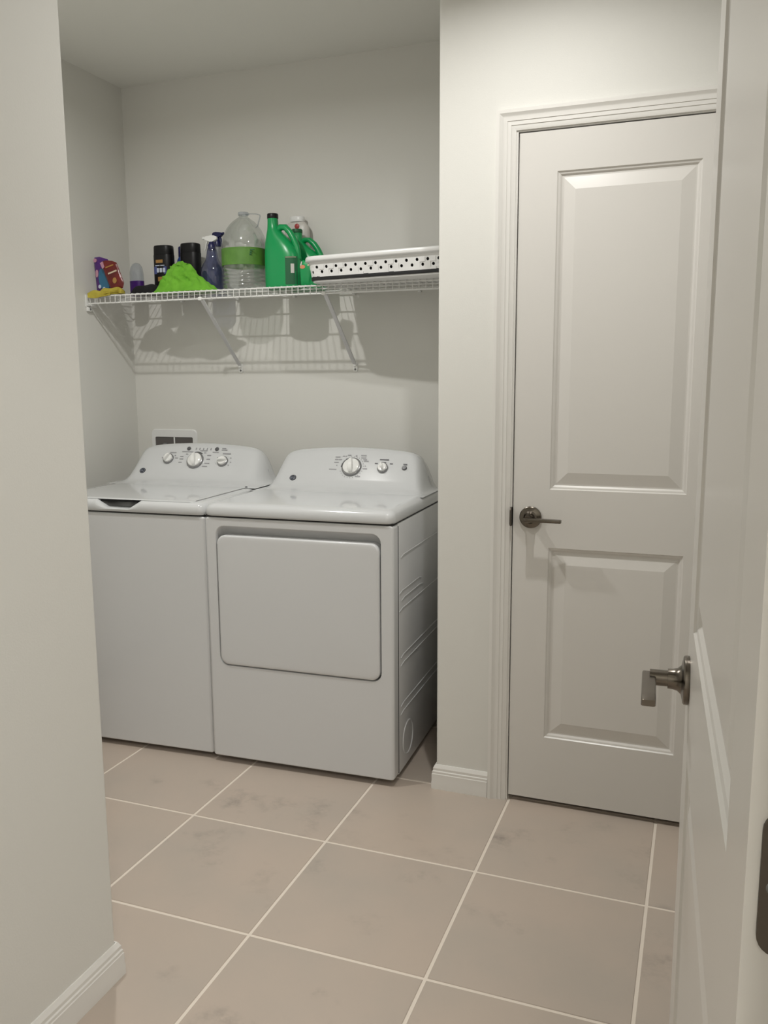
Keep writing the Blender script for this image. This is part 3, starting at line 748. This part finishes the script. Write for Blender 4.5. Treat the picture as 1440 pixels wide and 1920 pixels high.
def black_bottle(label, x, y, h, r, labels=True):
    t = thing('polish_bottle', label, 'bottle', (x, y, ST))
    MB().loft([sring(0, 0, z, a, a*.72, 2.8, 28) for a, z in ((r*.94, .001), (r, .005), (r, h-.040), (r*.985, h-.038))]).build('body', 'black', t)
    MB().loft([sring(0, 0, z, a, a*.72, 2.6, 28) for a, z in ((r*.97, h-.0375), (r*.985, h-.036), (r*.97, h-.006), (r*.92, h-.001), (r*.85, h))]).build('cap', 'black', t)
    if labels:
        def plate(nm, mm, x0, x1, z0, z1, d=.0):
            yy = -r*.72-.0005-d
            MB().loft([[(a, yy+q+.10*abs(a)**2/r, b) for a, b in rrect(x0, x1, z0, z1, .0015, 2)] for q in (.004, -.0006)]).build(nm, mm, t)
        plate('label_panel', 'labelblue', -.030, .030, .090, .120)
        for k in range(3): plate('label_square', 'labelwhite', -.016+k*.015, -.005+k*.015, .096, .114, .0008)
        plate('label_line', 'labelwhite', -.024, .022, .123, .126)
        plate('label_emblem', 'gold', -.020, .014, .135, .148)
        plate('label_emblem', 'gold', -.012, .008, .060, .078)
    return t
black_bottle('black bottle with a small printed label behind the cloths', -1.400, .610, .208, .0435)
black_bottle('plain black bottle behind the lime cloth', -1.287, .640, .215, .0435, False)
t = thing('small_bottle', 'slim blue bottle wedged between the two black bottles', 'bottle', (-1.352, .668, ST))
MB().loft([sring(0, 0, z, a, a*.8, 2.2, 20) for a, z in ((.020, .001), (.0215, .005), (.0215, .135), (.018, .155), (.010, .170))]).build('body', 'blue', t)
MB().lathe([(0, .168), (.0125, .168), (.0125, .205), (.010, .210), (0, .210)], 18).build('cap', 'navy', t)
MB().loft([sring(0, 0, z, .0219, .0176, 2.2, 20) for z in (.075, .125)], cap=False).build('label', 'paleblue', t)

def sprayer(label, x, y, hb_, r, rotz, body, head, nozzle, trig):
    t = thing('spray_bottle', label, 'spray bottle', (x, y, ST), rotz)
    MB().loft([sring(0, 0, z, a, a*.8, 2.4, 24) for a, z in ((r*.92, .001), (r, .006), (r, hb_*.42), (r*.95, hb_*.50), (r*.78, hb_*.60), (r*.56, hb_*.68), (r*.46, hb_*.78), (r*.40, hb_*.90), (r*.30, hb_*.97), (r*.34, hb_))]).build('body', body, t, smooth=60)
    z = hb_
    MB().lathe([(0, z-.022), (.0160, z-.022), (.0165, z-.002), (.0130, z+.004), (.0105, z+.012), (0, z+.012)], 22).build('collar', head, t)
    h = MB().loft([[(xx, yy*wd, z+.010+zz) for yy, zz in rrect(-1, 1, z0, z1, .003, 2)] for xx, wd, z0, z1 in ((-.030, .006, .012, .022), (-.022, .0085, .008, .024), (0, .0095, .0, .027), (.014, .009, .006, .026), (.024, .006, .012, .022))]).build('head', nozzle, t)
    MB().lathe([(0, 0), (.0055, 0), (.0065, .010), (0, .010)], 14, (-.029, 0, z+.027), (-1, 0, 0)).build('nozzle', nozzle, h)
    MB().tube([(-.012, 0, z+.022), (-.022, 0, z+.008), (-.026, 0, z-.010), (-.031, 0, z-.022)], [.005, .0048, .004, .003], 8, flat=.7).build('trigger', trig, t)
    return t
sprayer('spray bottle with a bluish body, navy collar and white head beside the lime cloth', -1.156, .596, .196, .050, math.radians(8), 'clearblue', 'navy', 'plastic', 'plastic')
sprayer('spray bottle with a navy trigger head behind the bluish one', -1.186, .690, .226, .034, math.radians(165), 'clearpale', 'navy', 'navy', 'navy')

# ---- clear water jug with green label
t = thing('water_jug', 'large clear plastic water jug with a green label and strap handle', 'jug', (-.992, .575, ST))
prof = [(.070, .001), (.083, .006), (.090, .016)]
z = .022
while z < .084: prof += [(.0905, z), (.0860, z+.006), (.0905, z+.012)]; z += .0155
prof += [(.0905, .092), (.0895, .096), (.0895, .166), (.0905, .170), (.0900, .180), (.0870, .200), (.0800, .220), (.0690, .242), (.0560, .260), (.0420, .274), (.0280, .284), (.0190, .290), (.0180, .294), (.0180, .300)]
MB().loft([sring(0, 0, zz, r, r*.98, 2.15, 36) for r, zz in prof]).build('bottle', 'clear', t, smooth=60)
MB().loft([sring(0, 0, zz, .0906, .0890, 2.15, 36) for zz in (.098, .164)], cap=False).build('label', 'greenlabel', t, smooth=60)
m = MB()
for k in range(5): 
    a0 = math.radians(-38); x = .0912*math.cos(a0); y = .0896*math.sin(a0)
    m.box(x-.016+.002*k, x-.014+.006*k-.004*(k % 2), y-.0155+.004*k*.2, y-.0150+.004*k*.2+.001, .118+k*.008, .122+k*.008)
m.build('label_print', 'greend', t, smooth=0)
MB().lathe([(0, .297), (.0205, .297), (.0215, .300), (.0215, .307), (.0200, .309), (0, .309)], 24).build('cap', 'clearpale', t)
MB().tube([(.012, 0, .300), (.035, -.004, .301), (.062, -.006, .298), (.078, -.006, .293), (.079, -.006, .288), (.072, -.006, .268), (.066, -.005, .252), (.058, -.004, .246)], .0038, 8, flat=.5).build('strap_handle', 'clearpale', t)

# ---- green detergent jugs
def green_jug(label, x, y, rotz, h=.288, labels=True, cap=True):
    t = thing('detergent_jug', label, 'jug', (x, y, ST), rotz)
    # body: flattened bottle whose neck sits to the left, shoulder sloping to the right
    st = [(.0, .072, .040, 0), (.004, .077, .043, 0), (.012, .078, .044, 0), (.060, .078, .044, 0), (.100, .077, .044, -.001), (.130, .074, .043, -.004), (.155, .066, .040, -.011), (.178, .056, .036, -.020), (.198, .045, .032, -.030), (.214, .034, .029, -.037), (.226, .027, .025, -.0415), (.236, .0235, .0225, -.044), (.250, .0215, .0210, -.0455), (.266, .0205, .0205, -.046), (.272, .0205, .0205, -.046)]
    MB().loft([sring(cx, 0, z, rx, ry, 2.7 if z < .18 else 2.1, 32) for z, rx, ry, cx in st]).build('bottle', 'greenp', t, smooth=60)
    if cap: MB().lathe([(0, .270), (.0215, .270), (.0220, .272), (.0220, .286), (.0200, .289), (0, .289)], 28, (-.046, 0, 0)).build('cap', 'black', t)
    MB().tube([(-.026, 0, .222), (-.010, 0, .236), (.010, 0, .234), (.030, 0, .214), (.046, 0, .188), (.058, 0, .160), (.064, 0, .132), (.066, 0, .110)], [.012, .0125, .0125, .0125, .0125, .0125, .0125, .0115], 14, flat=1.0).build('handle', 'greenp', t, smooth=60)
    if labels:
        def wrap(nm, mm, x0, x1, z0, z1, d):
            n = 5; r_ = []
            for zz in (z0, z1):
                row = []
                for k in range(n+1):
                    xx = x0+(x1-x0)*k/n; yy = -.044*(max(0, 1-(abs(xx)/.078)**2.7))**(1/2.7)-d
                    row.append((xx, yy, zz))
                r_.append(row+[(a, b+.0008, c) for a, b, c in reversed(row)])
            MB().loft(r_).build(nm, mm, t)
        wrap('label', 'greend', .030, .073, .012, .118, .0006)
        wrap('label_print', 'cream', .032, .070, .114, .116, .0012)
        wrap('label_code', 'milky', .052, .064, .055, .090, .0012)
    return t
green_jug('green detergent jug with a black cap standing in front of the other green jug', -.800, .545, math.radians(-3))
g2 = green_jug('green jug with an arched handle half hidden behind the black capped one', -.742, .641, math.radians(-2), labels=False, cap=False)
for ch in g2.children:
    for v in ch.data.vertices: v.co.z *= .84
MB().lathe([(0, .226), (.0215, .226), (.0220, .228), (.0220, .238), (.0200, .241), (0, .241)], 28, (-.046, 0, 0)).build('cap', 'greend', g2)
t = thing('small_bottle', 'milky white bottle with a red dot behind the green jugs', 'bottle', (-.818, .709, ST))
MB().loft([sring(0, 0, z, a, a*.40, 3.0, 26) for a, z in ((.050, .001), (.053, .005), (.053, .245), (.050, .262), (.038, .278), (.026, .284))]).build('body', 'milky', t, smooth=50)
MB().loft([sring(0, 0, z, a, a*.6, 2.4, 22) for a, z in ((.030, .282), (.031, .284), (.031, .300), (.028, .303))]).build('cap', 'plastic', t, smooth=50)
MB().lathe([(0, 0), (.0105, 0), (.0105, .002), (.009, .003), (0, .003)], 18, (.008, -.0195, .262), (0, -1, 0)).build('red_dot', 'redp', t)
# small printed packet between jug and basket
t = pouch('seed_packet', 'greenp', 'small green packet with an orange flower print beside the basket', [(-.690, .002), (-.655, .002), (-.642, .070), (-.646, .088), (-.684, .096), (-.698, .080)], .470, .06, .006,
      [('printed_flower', 'orange', ell(-.682, .070, .011, .007, 12), .001), ('printed_leaf', 'cream', [(-.662, .074), (-.652, .090), (-.647, .090), (-.657, .072)], .001), ('printed_stem', 'milky', [(-.692, .076), (-.688, .090), (-.684, .090), (-.687, .074)], .001)])

# ---- collapsible laundry basket
bang = math.radians(-7.0)
bk = thing('laundry_basket', 'white perforated collapsible laundry basket resting over the shelf edge', 'basket', (-.320, .484, ST), bang)
BX, BY = .285, .140
def bring(off, z, r=.045, seg=6): return [(x, y, z) for x, y in rrect(-BX-off, BX+off, -BY-off, BY+off, r+off, seg)]
MB().loft([bring(-.006, .0004), bring(-.004, .0012), bring(-.004, .010)]).build('base', 'plastic', bk, smooth=30)
m = MB(); m.loft([bring(-.003, .006), bring(.001, .007), bring(.003, .014), bring(.002, .0205), bring(-.020, .0205), bring(-.030, .012)], cap=False)
m.loft([bring(-.0085, .020), bring(-.0060, .070)], cap=False); m.build('folded_wall', 'rubber', bk, smooth=40)
# perforated ring: cells with octagonal holes in two staggered rows
out0 = rrect(-BX, BX, -BY, BY, .045, 8); per = [0.0]
for i in range(len(out0)): a, b = out0[i], out0[(i+1) % len(out0)]; per.append(per[-1]+math.hypot(b[0]-a[0], b[1]-a[1]))
TOT = per[-1]
def at_len(s):
    s %= TOT
    for i in range(len(out0)):
        if per[i] <= s <= per[i+1]:
            t_ = (s-per[i])/max(1e-9, per[i+1]-per[i]); a, b = out0[i], out0[(i+1) % len(out0)]
            x, y = a[0]+(b[0]-a[0])*t_, a[1]+(b[1]-a[1])*t_
            nx_, ny_ = (b[1]-a[1]), -(b[0]-a[0]); l = math.hypot(nx_, ny_); return x, y, nx_/l, ny_/l
    return (*out0[0], 1, 0)
def wp(s, z):
    x, y, nx_, ny_ = at_len(s); o = .002+.010*(z-.018)/.062
    if z > .060: o += .0015
    return (x+nx_*o, y+ny_*o, z)
ncol = 2*round(TOT/.0205/2); cw = TOT/ncol
m = MB(); rows = [(.018, .026), (.026, .044), (.044, .060), (.060, .076)]
for k in range(ncol):
    s0, s1 = k*cw, (k+1)*cw
    for q, (za, zb) in enumerate(rows):
        hole_ = (q == 1 and k % 2 == 0) or (q == 2 and k % 2 == 1)
        mid_s, mid_z = (s0+s1)/2, (za+zb)/2
        sq = [wp(s0, za), wp(mid_s, za), wp(s1, za), wp(s1, mid_z), wp(s1, zb), wp(mid_s, zb), wp(s0, zb), wp(s0, mid_z)]
        if not hole_: m.add(sq, [tuple(range(8))]); continue
        rh = .0058; hl = [wp(mid_s+rh*math.cos(math.radians(225+45*i)), mid_z+rh*math.sin(math.radians(225+45*i))) for i in range(8)]
        m.add(sq+hl, [(i, (i+1) % 8, 8+(i+1) % 8, 8+i) for i in range(8)])
ringo = m.build('perforated_ring', 'plastic', bk, smooth=0)
so = ringo.modifiers.new('thick', 'SOLIDIFY'); so.thickness = .002; so.offset = -1
m = MB(); m.loft([bring(.010, .072), bring(.013, .0705), bring(.022, .073), bring(.0245, .077), bring(.024, .087), bring(.021, .0905), bring(.010, .0905), bring(.008, .087), bring(.008, .072)], cap=False)
m.build('rim', 'plastic', bk, smooth=50)
# printed legends: specks too small to pick apart
for o in bpy.data.objects:
    if 'legend' in o.name or o.name.startswith('label_print'): o['kind'] = 'stuff'
